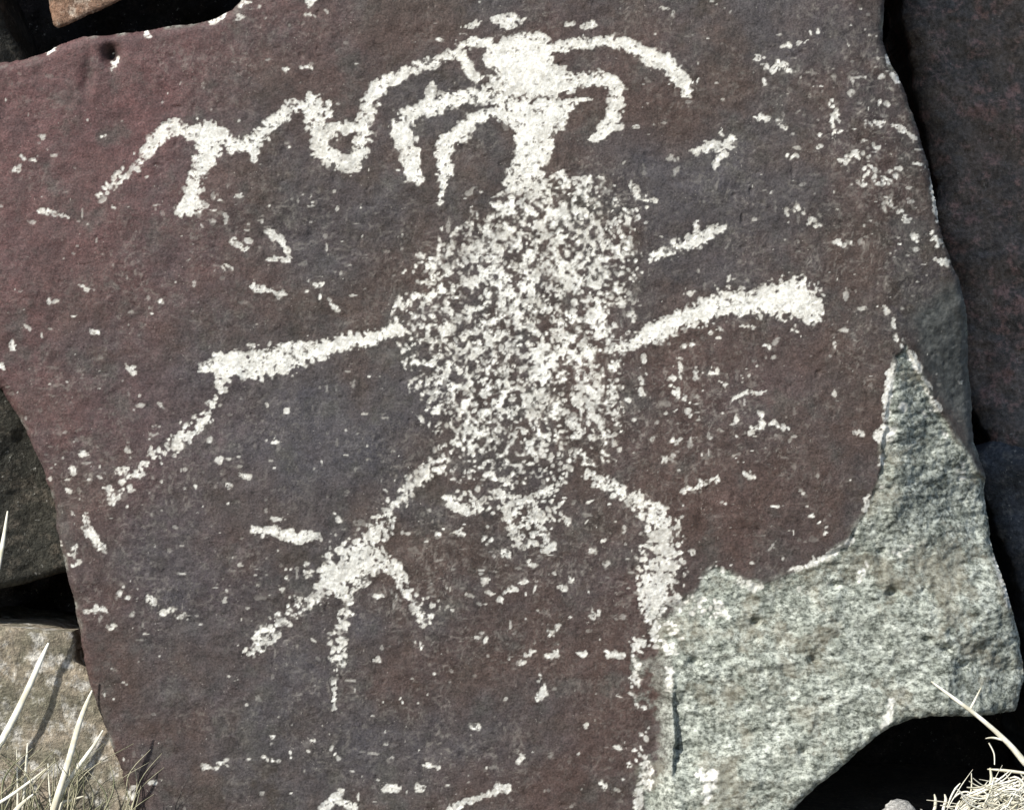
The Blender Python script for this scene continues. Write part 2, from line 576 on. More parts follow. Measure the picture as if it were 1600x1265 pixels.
def carve(name, pts, cover=0.95, rmin=3.0, rmax=6.0, seed=1, base=True, fill=0.9, vmin=0.7):
    pts = [(float(p[0]), float(p[1]), float(p[2]) * (0.9 if name else 0.85)) for p in pts]
    P = np.array(pts)
    m = P[:, 2].max() + 4
    box = (P[:, 0].min() - m, P[:, 1].min() - m, P[:, 0].max() + m, P[:, 1].max() + m)
    pecks_in(lambda a, b: stroke_d(pts, a, b) / (0.88 if name else 1.0), box, cover, rmin, rmax, seed, vmin)
    if name:
        pecks_in(lambda a, b: stroke_d(pts, a, b) / 1.4, box, 0.16 * cover, 1.6, 3.6, seed + 5000, 0.4)
    i0, i1 = np.searchsorted(xs, (box[0], box[2]))
    j0, j1 = np.searchsorted(ys, (box[1], box[3]))
    f = stroke_d(pts, XW[j0:j1, i0:i1], YW[j0:j1, i0:i1])
    if base:
        w = np.clip((fill + 0.08 - f - 1.3 * PN[j0:j1, i0:i1] - 0.9 * PN2[j0:j1, i0:i1] - 0.7 * PNH[j0:j1, i0:i1]) * 5, 0, 1) * cover
        np.maximum(peck[j0:j1, i0:i1], w, out=peck[j0:j1, i0:i1])
        np.maximum(pit[j0:j1, i0:i1], 0.0004 * w, out=pit[j0:j1, i0:i1])
    if name:
        if name not in FIG:
            FIG[name] = np.full(X.shape, 9.0, np.float32)
        np.minimum(FIG[name][j0:j1, i0:i1], f / 1.12, out=FIG[name][j0:j1, i0:i1])


def carve_poly(name, poly, cover, rmin, rmax, seed, soft=10.0, base=0.0, vmin=0.75):
    P = np.array(poly, float)
    box = (P[:, 0].min() - 6, P[:, 1].min() - 6, P[:, 0].max() + 6, P[:, 1].max() + 6)
    fld = lambda a, b: 1.0 - sdf(poly, a, b) / soft * 0.2
    pecks_in(fld, box, cover, rmin, rmax, seed, vmin=vmin)
    i0, i1 = np.searchsorted(xs, (box[0], box[2]))
    j0, j1 = np.searchsorted(ys, (box[1], box[3]))
    d = sdf(poly, XW[j0:j1, i0:i1], YW[j0:j1, i0:i1])
    if base > 0:
        w = np.clip((d - 3 - 12 * PN[j0:j1, i0:i1] - 14 * PN2[j0:j1, i0:i1]) / 3, 0, 1) * base
        np.maximum(peck[j0:j1, i0:i1], w, out=peck[j0:j1, i0:i1])
        np.maximum(pit[j0:j1, i0:i1], 0.0004 * w, out=pit[j0:j1, i0:i1])
    if name:
        if name not in FIG:
            FIG[name] = np.full(X.shape, 9.0, np.float32)
        np.minimum(FIG[name][j0:j1, i0:i1], 1.0 - d / 10.0, out=FIG[name][j0:j1, i0:i1])


# head and neck
carve_poly('head', [(762, 66), (790, 58), (815, 52), (858, 54), (862, 78), (866, 100), (892, 114), (905, 128), (900, 142), (880, 150), (840, 152), (800, 150),
                    (770, 140), (764, 128), (778, 116), (766, 108), (752, 104), (756, 86)], 0.96, 3, 6, 11, 6, 0.95)
carve_poly('neck', [(784, 150), (850, 156), (905, 160), (890, 176), (880, 200), (868, 214), (864, 240), (848, 260), (850, 282), (842, 300), (788, 302), (792, 276),
                    (801, 252), (804, 224), (801, 198), (794, 172)], 0.96, 3, 6, 12, 6, 0.95)
carve('neck', [(845, 159, 5), (880, 160, 4), (905, 157, 4), (920, 153, 3)], 0.9, 2, 3, 13)
# curved horns / rays of the head
carve('horn', [(860, 76, 9), (885, 72, 10), (908, 69, 9), (930, 65, 6), (975, 66, 7), (992, 76, 9), (1018, 90, 13), (1036, 96, 14), (1052, 112, 11), (1068, 128, 10), (1073, 146, 7)], 0.95, 3, 6, 21)
carve('horn', [(1060, 126, 7), (1088, 126, 6)], 0.5, 2, 4, 22, False)
carve('horn#1', [(868, 122, 14), (905, 127, 10), (938, 121, 9), (956, 127, 11), (965, 142, 10), (963, 168, 11), (955, 192, 12), (938, 208, 9), (925, 218, 6)], 0.95, 3, 6, 23)
carve('horn#1', [(950, 200, 6), (972, 198, 3)], 0.9, 2, 4, 24)
carve('horn#2', [(764, 66, 6), (737, 66, 7), (716, 79, 8), (695, 92, 9), (670, 100, 8), (642, 108, 9), (625, 121, 9), (600, 130, 11), (586, 142, 13), (579, 158, 13), (572, 178, 13),
                 (566, 205, 14), (563, 235, 14), (552, 260, 10)], 0.95, 3, 6, 25)
carve('horn#2', [(720, 82, 7), (728, 100, 8), (736, 118, 7), (752, 124, 7)], 0.9, 2.5, 5, 26)
carve('horn#3', [(790, 156, 10), (765, 150, 13), (737, 148, 14), (716, 154, 12), (695, 158, 12), (667, 168, 13), (648, 173, 13), (629, 186, 16), (626, 208, 18), (635, 226, 18),
                 (644, 246, 17), (644, 266, 14), (654, 278, 9)], 0.95, 3, 6, 27)
carve('horn#3', [(672, 150, 9), (676, 135, 7)], 0.7, 2, 4, 28)
carve('horn#4', [(798, 178, 10), (765, 178, 9), (744, 185, 9), (726, 200, 14), (714, 214, 15), (698, 226, 13), (690, 242, 11), (695, 258, 12), (695, 276, 9), (690, 300, 4), (688, 318, 3)], 0.94, 3, 5.5, 29)
# long wavering ray to the left
carve('ray', [(562, 205, 12), (540, 200, 10), (515, 203, 11), (497, 214, 13), (500, 236, 13), (520, 248, 12), (546, 260, 12), (562, 240, 10)], 0.9, 3, 6, 31)
carve('ray', [(490, 158, 12), (487, 180, 16), (496, 204, 16)], 0.93, 3, 6, 32)
for k, (a, b) in enumerate((((483, 170), (482, 150)), ((499, 176), (498, 156)), ((512, 180), (513, 163)))):
    carve('ray', [(a[0], a[1], 6), (b[0], b[1], 4)], 0.85, 2, 4, 33 + k)
carve('ray', [(482, 168, 9), (456, 166, 10), (441, 180, 11), (428, 191, 11), (412, 206, 12), (399, 223, 12), (384, 226, 11), (364, 226, 12), (346, 214, 16), (330, 211, 18), (312, 206, 18),
              (286, 201, 13), (260, 204, 13), (240, 223, 12), (226, 238, 10)], 0.88, 3, 5.5, 37, True, 0.75)
carve('ray', [(226, 238, 11), (209, 260, 10), (194, 271, 11), (175, 285, 11), (160, 300, 9), (153, 314, 5)], 0.55, 2.2, 4.6, 137, True, 0.3)
carve('ray', [(396, 232, 7), (398, 246, 6)], 0.9, 2, 4, 38)
carve('ray', [(322, 212, 20), (326, 238, 19), (316, 258, 17), (305, 272, 11), (302, 293, 15), (298, 312, 15), (284, 330, 10)], 0.93, 3, 6, 39)
carve('ray', [(290, 322, 8), (318, 322, 7)], 0.6, 2, 4, 40)
# torso
TORSO = [(788, 292), (812, 285), (845, 283), (882, 268), (912, 270), (945, 283), (962, 306), (985, 330), (998, 372), (1004, 420), (990, 470), (978, 520), (968, 560), (984, 610), (972, 660), (972, 700),
         (952, 730), (915, 738), (880, 752), (835, 764), (780, 770), (745, 764), (710, 742), (672, 738), (668, 715), (688, 690), (672, 660), (648, 632), (636, 580), (622, 528), (606, 508), (622, 470),
         (634, 425), (655, 398), (690, 366), (722, 340), (762, 316)]
carve_poly('torso', TORSO, 0.15, 1.8, 4.0, 51, 14, vmin=0.5)
dT = sdf(TORSO, X, Y) + 26 * fbm(X, Y, 36, 25, 3)
core = np.exp(-((X - 850) / 150) ** 2 - ((Y - 400) / 190) ** 2)
tn = PN3 + 0.45 * PN + 0.15 * fbm(X, Y, 40, 26, 3)
thr = -0.04 - 0.05 * core - 0.05 * np.exp(-((X - 820) / 40) ** 2 - ((Y - 320) / 70) ** 2) + 0.13 * np.clip(1 - dT / 45, 0, 1.6) + 0.06 * sstep(600, 760, Y)
tw = np.clip((tn - thr) * 5.2, 0, 1) * (dT > -4) * (0.72 + 0.28 * sstep(-0.2, 0.2, fbm(X, Y, 18, 27, 2)))
np.maximum(peck, tw, out=peck)
np.maximum(pit, 0.0005 * tw, out=pit)
carve_poly('torso', [(700, 764), (780, 772), (880, 752), (880, 800), (866, 855), (820, 862), (790, 800), (740, 806), (695, 792)], 0.4, 2.2, 4.6, 54, 14)
carve('torso', [(700, 780, 6), (715, 794, 8), (735, 796, 7), (748, 786, 5)], 0.85, 2.5, 4.5, 55)
carve('torso', [(790, 792, 7), (798, 815, 7), (806, 840, 8), (818, 858, 5)], 0.7, 2.5, 5, 56)
carve('torso', [(832, 790, 5), (845, 815, 8), (855, 845, 8)], 0.65, 2.5, 5, 57)
carve('torso', [(880, 750, 6), (855, 772, 6), (820, 782, 6), (780, 770, 6)], 0.6, 2.5, 5, 58)
# arms
carve('arm', [(626, 514, 9), (604, 520, 9), (580, 528, 11), (560, 532, 12), (540, 536, 12), (520, 541, 12), (500, 546, 13), (476, 550, 17), (452, 558, 22), (436, 564, 26), (410, 566, 25), (386, 568, 24),
              (356, 571, 21), (330, 573, 14), (318, 574, 8)], 0.95, 3, 6, 61)
carve('arm', [(350, 598, 12), (346, 618, 11), (326, 640, 13), (306, 662, 15), (290, 684, 16), (270, 695, 15), (252, 703, 14), (236, 716, 14), (214, 728, 14), (196, 742, 14), (182, 772, 11)], 0.42, 2.5, 5.5, 62, False)
carve('arm', [(322, 648, 4), (312, 668, 6), (300, 678, 6), (284, 680, 10), (272, 694, 7)], 0.85, 2.5, 5, 63)
carve('arm#1', [(960, 544, 3), (990, 541, 5), (1006, 528, 13), (1024, 520, 17), (1046, 508, 17), (1068, 499, 16), (1090, 492, 18), (1112, 477, 19), (1140, 470, 18), (1166, 470, 16), (1188, 478, 19),
                (1206, 466, 28), (1228, 462, 31), (1248, 468, 33), (1266, 480, 24), (1280, 490, 8)], 0.95, 3, 6, 64)
carve('ray#1', [(1012, 407, 5), (1036, 393, 8), (1062, 383, 11), (1088, 375, 12), (1108, 364, 9), (1130, 354, 5)], 0.82, 2.5, 5, 65, True, 0.7)
carve('ray#1', [(1086, 360, 4), (1088, 345, 3)], 0.8, 2, 3, 66)
# legs and the three-toed foot
carve('leg', [(688, 728, 10), (664, 738, 14), (645, 756, 15), (630, 772, 14), (615, 792, 14), (600, 814, 17), (588, 834, 22), (572, 852, 24)], 0.56, 2.2, 5.0, 71, True, 0.3)
carve_poly('foot', [(520, 850), (560, 836), (596, 842), (604, 874), (590, 902), (572, 920), (548, 936), (522, 932), (500, 918), (498, 890)], 0.62, 2.4, 5.5, 72, 8, 0.0)
carve('foot', [(505, 892, 9), (535, 895, 16), (565, 885, 16), (580, 868, 9)], 0.85, 3, 5.5, 172)
carve('foot', [(512, 918, 16), (484, 934, 16), (462, 946, 17), (444, 964, 18), (426, 984, 19), (404, 1006, 17), (384, 1025, 8)], 0.58, 2.4, 5.2, 73, True, 0.3)
carve('foot', [(542, 930, 15), (537, 960, 12), (530, 990, 15), (527, 1012, 20), (530, 1046, 10)], 0.48, 2.2, 5.2, 74, True, 0.22)
carve('foot', [(522, 1066, 4), (521, 1108, 3)], 0.7, 2, 3, 75)
carve('foot', [(596, 876, 13), (618, 888, 14), (630, 908, 13), (640, 926, 13), (650, 946, 12), (662, 974, 7)], 0.62, 2.4, 5, 76, True, 0.4)
carve('leg#1', [(922, 744, 10), (948, 756, 12), (974, 770, 15), (1000, 786, 17), (1020, 801, 20), (1034, 820, 27), (1040, 845, 32), (1040, 875, 35), (1030, 900, 34), (1026, 926, 28), (1022, 948, 16)], 0.74, 2.6, 5.6, 77, True, 0.5)
carve('leg#1', [(1010, 860, 12), (1000, 900, 14), (1010, 940, 16), (1018, 965, 12)], 0.4, 2.5, 5, 78, False)
carve('leg#1', [(1024, 940, 26), (1030, 970, 30), (1040, 1000, 26)], 0.4, 2.2, 4.8, 178, False)
carve(None, [(1070, 945, 20), (1110, 950, 18), (1135, 960, 12)], 0.4, 2.2, 4.6, 179, False)
carve(None, [(996, 1000, 10), (990, 1060, 12), (1010, 1130, 10), (1000, 1220, 12)], 0.3, 2.2, 4.6, 180, False)
carve(None, [(396, 827, 4), (430, 831, 9), (460, 838, 10), (492, 838, 6)], 0.93, 2.5, 5, 79)

# lone marks: (points with radii), share covered
LONE = [
    ([(776, 30, 8), (795, 34, 12), (812, 30, 8)], .9), ([(728, 43, 3), (752, 36, 4)], .8), ([(692, 60, 4), (688, 62, 4)], .5), ([(910, 43, 4), (928, 37, 6)], .85), ([(886, 37, 3), (892, 36, 3)], .8),
    ([(1205, 110, 4), (1222, 102, 9), (1238, 114, 6)], .9), ([(1180, 88, 5), (1182, 94, 4)], .8), ([(1228, 72, 4), (1232, 68, 4)], .7), ([(1250, 66, 4), (1262, 66, 3)], .8), ([(1262, 51, 3), (1280, 51, 3)], .6),
    ([(1298, 160, 6), (1304, 182, 10), (1308, 204, 8)], .7), ([(1326, 143, 6), (1332, 140, 4)], .7), ([(1086, 238, 5), (1108, 230, 9), (1128, 228, 8), (1146, 216, 4)], .85), ([(1130, 238, 6), (1117, 257, 6)], .85),
    ([(1127, 208, 4), (1130, 200, 4)], .8), ([(1182, 182, 4), (1196, 184, 4)], .9), ([(1208, 186, 4), (1232, 200, 4)], .6), ([(1276, 228, 4), (1284, 230, 3)], .8), ([(1232, 246, 6), (1240, 244, 5)], .5),
    ([(1220, 335, 7), (1246, 330, 10), (1256, 344, 9), (1278, 350, 7)], .5), ([(1318, 252, 9), (1345, 240, 10), (1375, 228, 9)], .55), ([(1346, 285, 8), (1358, 262, 8), (1372, 282, 7)], .5), ([(1376, 288, 7), (1392, 280, 8), (1404, 260, 7)], .5),
    ([(1392, 88, 5), (1394, 92, 5)], .95), ([(1398, 116, 5), (1404, 122, 6)], .95), ([(1362, 158, 5), (1384, 164, 5), (1400, 160, 5)], .6), ([(1350, 190, 6), (1378, 192, 6)], .6), ([(1400, 196, 5), (1432, 212, 6)], .8),
    ([(1458, 262, 4), (1464, 300, 5), (1466, 320, 5), (1472, 336, 5)], .8), ([(1385, 310, 6), (1402, 322, 6), (1418, 345, 7)], .65), ([(1374, 332, 4), (1390, 328, 4)], .6), ([(1428, 362, 6), (1434, 384, 6)], .5), ([(1456, 360, 6), (1476, 388, 7)], .6),
    ([(1465, 406, 6), (1484, 408, 5)], .8), ([(986, 290, 6), (998, 306, 7), (1024, 313, 4)], .9), ([(980, 328, 6), (1010, 326, 4)], .6), ([(1310, 378, 5), (1324, 382, 5)], .5),
    ([(1174, 672, 6), (1190, 664, 6), (1188, 645, 4)], .8), ([(1206, 664, 4), (1230, 668, 5)], .6), ([(1336, 674, 4), (1350, 678, 5)], .9), ([(1376, 680, 9), (1392, 680, 10)], .97), ([(1366, 674, 3), (1376, 674, 4)], .9),
    ([(1058, 560, 5), (1062, 584, 7), (1052, 590, 5)], .7), ([(1065, 548, 5), (1080, 540, 5)], .6), ([(1050, 605, 6), (1074, 626, 6), (1076, 650, 6)], .45), ([(1112, 582, 4), (1122, 582, 3)], .9), ([(1128, 598, 5), (1134, 600, 5)], .9),
    ([(1148, 622, 4), (1166, 612, 4), (1200, 612, 2)], .8), ([(1048, 692, 4), (1062, 688, 4)], .7), ([(1040, 718, 4), (1050, 712, 4)], .7), ([(1066, 768, 5), (1090, 758, 6), (1122, 750, 4)], .92), ([(1164, 740, 4), (1178, 746, 5)], .8),
    ([(1266, 790, 6), (1270, 806, 6)], .4), ([(1282, 818, 7), (1290, 830, 6)], .4), ([(1112, 885, 5), (1130, 892, 5)], .6), ([(1155, 908, 6), (1176, 916, 9), (1190, 916, 5)], .9), ([(1118, 940, 5), (1134, 958, 6)], .9),
    ([(1006, 545, 3), (1000, 600, 5), (1006, 625, 6)], .5), ([(1155, 508, 3), (1180, 512, 3)], .8), ([(1216, 516, 2), (1246, 517, 3)], .6), ([(1098, 520, 4), (1126, 516, 4)], .6), ([(1196, 540, 4), (1200, 542, 3)], .6),
    ([(362, 374, 4), (384, 390, 5)], .85), ([(420, 362, 6), (436, 372, 6), (446, 392, 5)], .9), ([(384, 376, 3), (396, 376, 3)], .7), ([(418, 405, 3), (452, 405, 3)], .8), ([(392, 445, 4), (410, 452, 4), (440, 458, 5)], .8), ([(480, 455, 3), (502, 444, 3)], .5),
    ([(494, 464, 4), (512, 472, 5), (526, 482, 5)], .6), ([(352, 416, 5), (358, 420, 5)], .8), ([(64, 330, 5), (84, 334, 4), (104, 338, 3)], .75), ([(62, 214, 5), (68, 212, 4)], .7), ([(22, 264, 4), (28, 262, 4)], .7), ([(36, 246, 4), (52, 254, 5)], .5),
    ([(152, 208, 4), (162, 210, 5)], .5), ([(138, 188, 5), (146, 188, 4)], .5), ([(176, 104, 5), (184, 92, 4)], .97), ([(226, 50, 4), (233, 54, 5)], .95), ([(74, 80, 5), (82, 76, 4)], .9), ([(330, 32, 5), (350, 24, 5)], .85), ([(368, 30, 4), (372, 28, 4)], .8),
    ([(376, 4, 5), (386, 4, 4)], .9), ([(404, 8, 5), (406, 14, 4)], .7), ([(480, 25, 5), (490, 25, 4)], .7), ([(442, 106, 4), (455, 108, 3)], .7), ([(472, 106, 4), (488, 109, 4)], .7), ([(478, 4, 4), (490, 2, 4)], .9),
    ([(144, 517, 4), (154, 517, 3)], .95), ([(200, 574, 5), (210, 580, 5)], .8), ([(172, 572, 3), (173, 580, 3)], .6), ([(18, 540, 4), (24, 543, 4)], .8), ([(2, 570, 4), (3, 574, 4)], .9), ([(248, 466, 3), (251, 474, 4), (236, 490, 4)], .6), ([(76, 470, 4), (88, 474, 4)], .6),
    ([(125, 710, 5), (132, 710, 5)], .85), ([(112, 733, 4), (114, 735, 4)], .9), ([(106, 764, 4), (108, 766, 4)], .9), ([(100, 748, 4), (103, 749, 4)], .8), ([(134, 806, 4), (136, 824, 8), (146, 838, 6), (160, 858, 6)], .93), ([(90, 850, 6), (90, 868, 5)], .96), ([(92, 878, 3), (96, 900, 3)], .6),
    ([(112, 866, 6), (120, 856, 6)], .85), ([(114, 880, 5), (120, 878, 4)], .7), ([(172, 765, 6), (176, 785, 6)], .8), ([(184, 736, 7), (196, 732, 6)], .85), ([(216, 742, 6), (220, 742, 5)], .85), ([(202, 765, 5), (208, 764, 4)], .8), ([(190, 780, 5), (200, 790, 5)], .6),
    ([(378, 742, 5), (386, 744, 5)], .9), ([(340, 719, 4), (345, 718, 4)], .8), ([(356, 760, 4), (360, 758, 4)], .9), ([(300, 752, 5), (302, 760, 4)], .7), ([(416, 686, 5), (436, 690, 5)], .7), ([(322, 690, 4), (326, 688, 4)], .7),
    ([(186, 928, 4), (200, 936, 4)], .7), ([(232, 928, 5), (236, 940, 6)], .92), ([(248, 958, 5), (268, 951, 5)], .85), ([(134, 953, 3), (166, 952, 3)], .8), ([(170, 980, 6), (176, 978, 6)], .85), ([(206, 960, 5), (212, 962, 4)], .7),
    ([(318, 1200, 5), (336, 1198, 4), (352, 1188, 3)], .8), ([(384, 1188, 3), (408, 1184, 3), (432, 1190, 4)], .6), ([(424, 1150, 5), (427, 1152, 5)], .85), ([(488, 1160, 5), (490, 1162, 4)], .9), ([(236, 1220, 3), (246, 1221, 4)], .85), ([(202, 1244, 5), (208, 1232, 4)], .8),
    ([(506, 1262, 7), (522, 1250, 7), (552, 1262, 7)], .93), ([(520, 1242, 3), (540, 1232, 4)], .7), ([(600, 1232, 5), (618, 1232, 6)], .8), ([(650, 1232, 5), (660, 1233, 5)], .95), ([(700, 1264, 6), (740, 1250, 5), (770, 1238, 5), (786, 1226, 8), (794, 1230, 6)], .75), ([(664, 1196, 3), (684, 1198, 4)], .8),
    ([(520, 1172, 5), (524, 1186, 6)], .5), ([(846, 1088, 6), (850, 1076, 6), (838, 1092, 4)], .9), ([(842, 1064, 4), (843, 1058, 4)], .7), ([(810, 1190, 5), (816, 1180, 5)], .8), ([(740, 1040, 3), (780, 1040, 3)], .4), ([(812, 1036, 5), (834, 1012, 6)], .5), ([(852, 1030, 7), (872, 1022, 7)], .7),
    ([(860, 995, 6), (876, 978, 5)], .7), ([(918, 960, 6), (930, 958, 8)], .6), ([(904, 1022, 3), (916, 1022, 3)], .8), ([(948, 1024, 5), (972, 1022, 5)], .9), ([(742, 997, 3), (758, 997, 4)], .7), ([(762, 926, 3), (772, 926, 3)], .9), ([(788, 926, 3), (806, 922, 3)], .9), ([(778, 938, 5), (782, 938, 4)], .8),
    ([(758, 908, 5), (760, 906, 5)], .85), ([(814, 910, 4), (822, 910, 4)], .9), ([(892, 908, 5), (896, 909, 5)], .9), ([(876, 922, 4), (882, 920, 4)], .8), ([(788, 866, 7), (792, 868, 6)], .9), ([(828, 880, 7), (834, 882, 6)], .85), ([(850, 858, 7), (862, 852, 7)], .85), ([(710, 832, 6), (720, 834, 6)], .8), ([(684, 830, 6), (690, 826, 5)], .7),
    ([(760, 842, 5), (766, 844, 5)], .7), ([(884, 806, 6), (886, 818, 6)], .9), ([(924, 858, 5), (930, 860, 5)], .85), ([(940, 845, 4), (944, 845, 4)], .8), ([(590, 1030, 5), (592, 1034, 4)], .9), ([(658, 1010, 5), (660, 1012, 4)], .8), ([(676, 1054, 4), (678, 1060, 4)], .6), ([(670, 960, 6), (672, 970, 5)], .7),
    ([(612, 1096, 8), (630, 1096, 6)], .5), ([(738, 1135, 5), (744, 1136, 5)], .8), ([(912, 1133, 4), (918, 1134, 4)], .6), ([(966, 1088, 4), (968, 1089, 4)], .8), ([(940, 1226, 5), (946, 1227, 5)], .9), ([(966, 1170, 3), (970, 1170, 3)], .9), ([(992, 1174, 5), (996, 1174, 5)], .9), ([(982, 1194, 5), (984, 1196, 4)], .9),
    ([(988, 1060, 6), (996, 1064, 7)], .9), ([(992, 1010, 7), (1006, 1006, 6)], .8), ([(1046, 1046, 7), (1046, 1060, 5), (1043, 1080, 3)], .9), ([(1016, 1200, 6), (1014, 1226, 7), (996, 1240, 8), (998, 1262, 8)], .85), ([(1088, 1206, 7), (1100, 1208, 12), (1112, 1206, 9), (1102, 1230, 11), (1100, 1246, 7)], .95),
    ([(1082, 862, 4), (1090, 870, 3)], .5), ([(440, 905, 6), (450, 890, 6)], .4), ([(476, 880, 8), (486, 900, 8)], .5), ([(526, 800, 5), (528, 812, 5)], .5), ([(1398, 580, 3), (1391, 610, 5), (1386, 640, 5), (1385, 655, 3)], .75), ([(1378, 478, 4), (1394, 498, 5), (1402, 520, 5), (1410, 548, 4)], .55),
    ([(1428, 552, 6), (1434, 570, 6)], .85), ([(1412, 636, 6), (1416, 634, 5)], .85), ([(1446, 592, 4), (1458, 604, 4)], .8), ([(1486, 680, 6), (1490, 682, 5)], .9), ([(1462, 634, 5), (1470, 646, 6)], .6), ([(1450, 645, 4), (1452, 650, 4)], .8), ([(1516, 730, 8), (1520, 746, 8)], .5), ([(1574, 875, 4), (1580, 910, 5), (1590, 950, 5)], .75),
    ([(1466, 330, 3), (1470, 344, 3)], .8), ([(1394, 572, 4), (1390, 596, 6), (1386, 624, 7), (1384, 652, 5)], .97), ([(1334, 842, 3), (1310, 858, 4), (1285, 872, 4), (1262, 882, 3), (1238, 892, 3)], .9),  # includes pale lines along the edge of the break
    ([(1378, 672, 9), (1390, 682, 12), (1384, 686, 9)], .97), ([(1380, 710, 4), (1376, 735, 4)], .7), ([(1360, 775, 4), (1352, 796, 5)], .8), ([(1428, 556, 8), (1438, 576, 7)], .95), ([(1442, 596, 4), (1462, 622, 4), (1476, 640, 4)], .75),
    ([(1390, 1090, 5), (1386, 1115, 8), (1380, 1130, 6)], .8), ([(1345, 905, 6), (1352, 880, 7)], .6), ([(1395, 870, 4), (1425, 856, 5)], .6),
]
for k, (pts, cov) in enumerate(LONE):
    carve(None, pts, cov * 0.92, 2.2, 4.2, 200 + k, cov > 0.72, 0.78, 0.55)

def blob(*a):
    t = 0
    for cx, cy, rx, ry, w in a:
        t = t + w * np.exp(-((X - cx) / rx) ** 2 - ((Y - cy) / ry) ** 2)
    return t


# scattered single blows, thicker around the figure and along the right edge
g = np.random.default_rng(99)
dens = 0.35 + 1.6 * np.clip(fbm(X, Y, 130, 61, 3) + 0.1, 0, 1)
for cx, cy, rx, ry, w in ((1000, 600, 190, 260, 1.5), (620, 560, 80, 220, .6), (560, 930, 180, 140, 1.4), (190, 780, 120, 120, 1.3), (1380, 250, 90, 190, 2.6), (800, 880, 170, 110, 1.3), (240, 950, 90, 50, 1.2),
                          (420, 400, 150, 70, 1.0), (330, 330, 60, 40, 1.2), (960, 330, 60, 80, 1.5), (980, 920, 60, 120, 1.2), (1130, 650, 100, 120, .9), (1220, 110, 70, 50, .9), (1050, 130, 60, 60, .6), (1250, 330, 60, 40, 1.0), (560, 1190, 260, 60, .8)):
    dens += w * np.exp(-((X - cx) / rx) ** 2 - ((Y - cy) / ry) ** 2)
dens += blob((1370, 240, 70, 150, 1.6), (400, 330, 170, 60, .9), (240, 730, 110, 90, .9), (1060, 640, 50, 140, .8))
dens *= (1 - 0.9 * inscar) * (dE > 6)
mx = float(dens.max())
n = 0
for x, y, t in zip(g.uniform(0, 1540, 26000), g.uniform(0, 1275, 26000), g.random(26000)):
    i = min(np.searchsorted(xs, x), NX - 1)
    j = min(np.searchsorted(ys, y), NY - 1)
    if dens[j, i] / mx * 0.42 > t:
        r = 1.0 + g.exponential(0.75)
        e = 1 + g.exponential(0.9)
        stamp(x, y, min(r * e, 8), min(r, 4.0), g.choice([0, math.pi / 2, 0, g.uniform(0, math.pi)]), 0.12 + 0.8 * g.random() ** 2.4, 0.0002, 2.2)
        n += 1

hole = np.clip((fbm(X, Y, 7, 64, 3, 0.8) + 0.3 * fbm(X, Y, 40, 65, 2) - 0.14) * 8, 0, 1) * 0.85
peck *= np.clip(0.92 + 0.6 * PN, 0.35, 1) * (1 - hole)
H += pit + 0.0004 * peck * fbm(X, Y, 8, 63, 2, 0.8)

# --- colour masks (the rock's own tones, plus shade painted into the hollow)
red = np.clip(sstep(560, 60, X + 0.25 * Y + 420 * fbm(X, Y, 200, 71, 5, 0.6)) * 0.9 + 0.7 * np.clip(fbm(X, Y, 160, 72, 4) - 0.04, 0, 1) + 0.45 * sstep(330, 0, Y) * sstep(700, 200, X), 0, 1)
grey = ingrey
stain_shade = np.clip(0.85 * hol + 0.65 * hol2 * (0.6 + 2 * fbm(X, Y, 20, 73, 3)), 0, 1)  # hollow's shade put into the colour, with the dark stain below it
stain_shade = np.maximum(stain_shade, 0.5 * np.clip(fbm(X, Y, 60, 74, 5, 0.65) * 2.4 - 0.45, 0, 1))
lip = np.exp(-(dS / 4.5) ** 2) * np.clip(0.4 + 2.2 * fbm(X, Y, 40, 75, 3), 0, 1) * (X > 1020)          # paler line along the edge of the break
dS2 = dS + 85 * fbm(X, Y, 22, 95, 4, 0.65) * soft
scarm = np.clip(np.maximum(sstep(-1, 4, dS) * (1 - soft) + sstep(-8, 26, dS2) * soft, lip * (1 - soft)), 0, 1)
rim_wear = np.clip(1.15 - dE / 7.0, 0, 1) * np.clip(fbm(X, Y, 26, 76, 3) * 3.2 - 0.05, 0, 1)               # worn pale chips on the edges
scarm = np.maximum(scarm, 0.8 * rim_wear)
moss = np.clip(1.1 * sstep(60, 0, np.abs(X - 1018)) * sstep(990, 1040, Y) * sstep(1230, 1180, Y) * (1 - sstep(-4, 4, dR)), 0, 1)
scarm = np.clip(scarm - 0.55 * moss, 0, 1)
var = np.clip(0.55 + 0.5 * peck + 0.5 * fbm(X, Y, 30, 77, 3), 0, 1)

mott = 1.5 * fbm(X, Y, 110, 91, 5, 0.6)
blue = np.clip(blob((400, 640, 230, 120, .9), (520, 700, 120, 120, .6), (420, 1060, 260, 130, .8), (1120, 330, 160, 120, .7), (980, 230, 120, 70, .7), (260, 860, 170, 90, .6), (520, 370, 130, 90, .7), (1240, 60, 180, 70, .6),
                    (1250, 620, 120, 90, .4), (650, 1180, 160, 80, .6), (1330, 420, 120, 60, .4)) + mott - 0.15, 0, 1)
warm = np.clip(blob((1150, 640, 260, 200, .8), (820, 980, 300, 160, .75), (940, 1180, 160, 130, .7), (1200, 820, 160, 90, .7), (700, 60, 300, 60, .5), (1000, 180, 140, 70, .5), (240, 1130, 90, 160, .6), (560, 400, 130, 60, .4))
               - mott * 0.8 - 0.1, 0, 1) * (1 - 0.6 * blue)
wx = X + 26 * fbm(X, Y, 34, 96, 3)
wy = Y + 26 * fbm(X, Y, 34, 97, 3)
str_ = np.maximum(fbm(wx * 0.5, wy, 5, 92, 3, 0.75), fbm(wx, wy * 0.55, 5, 93, 3, 0.75)) - 0.03
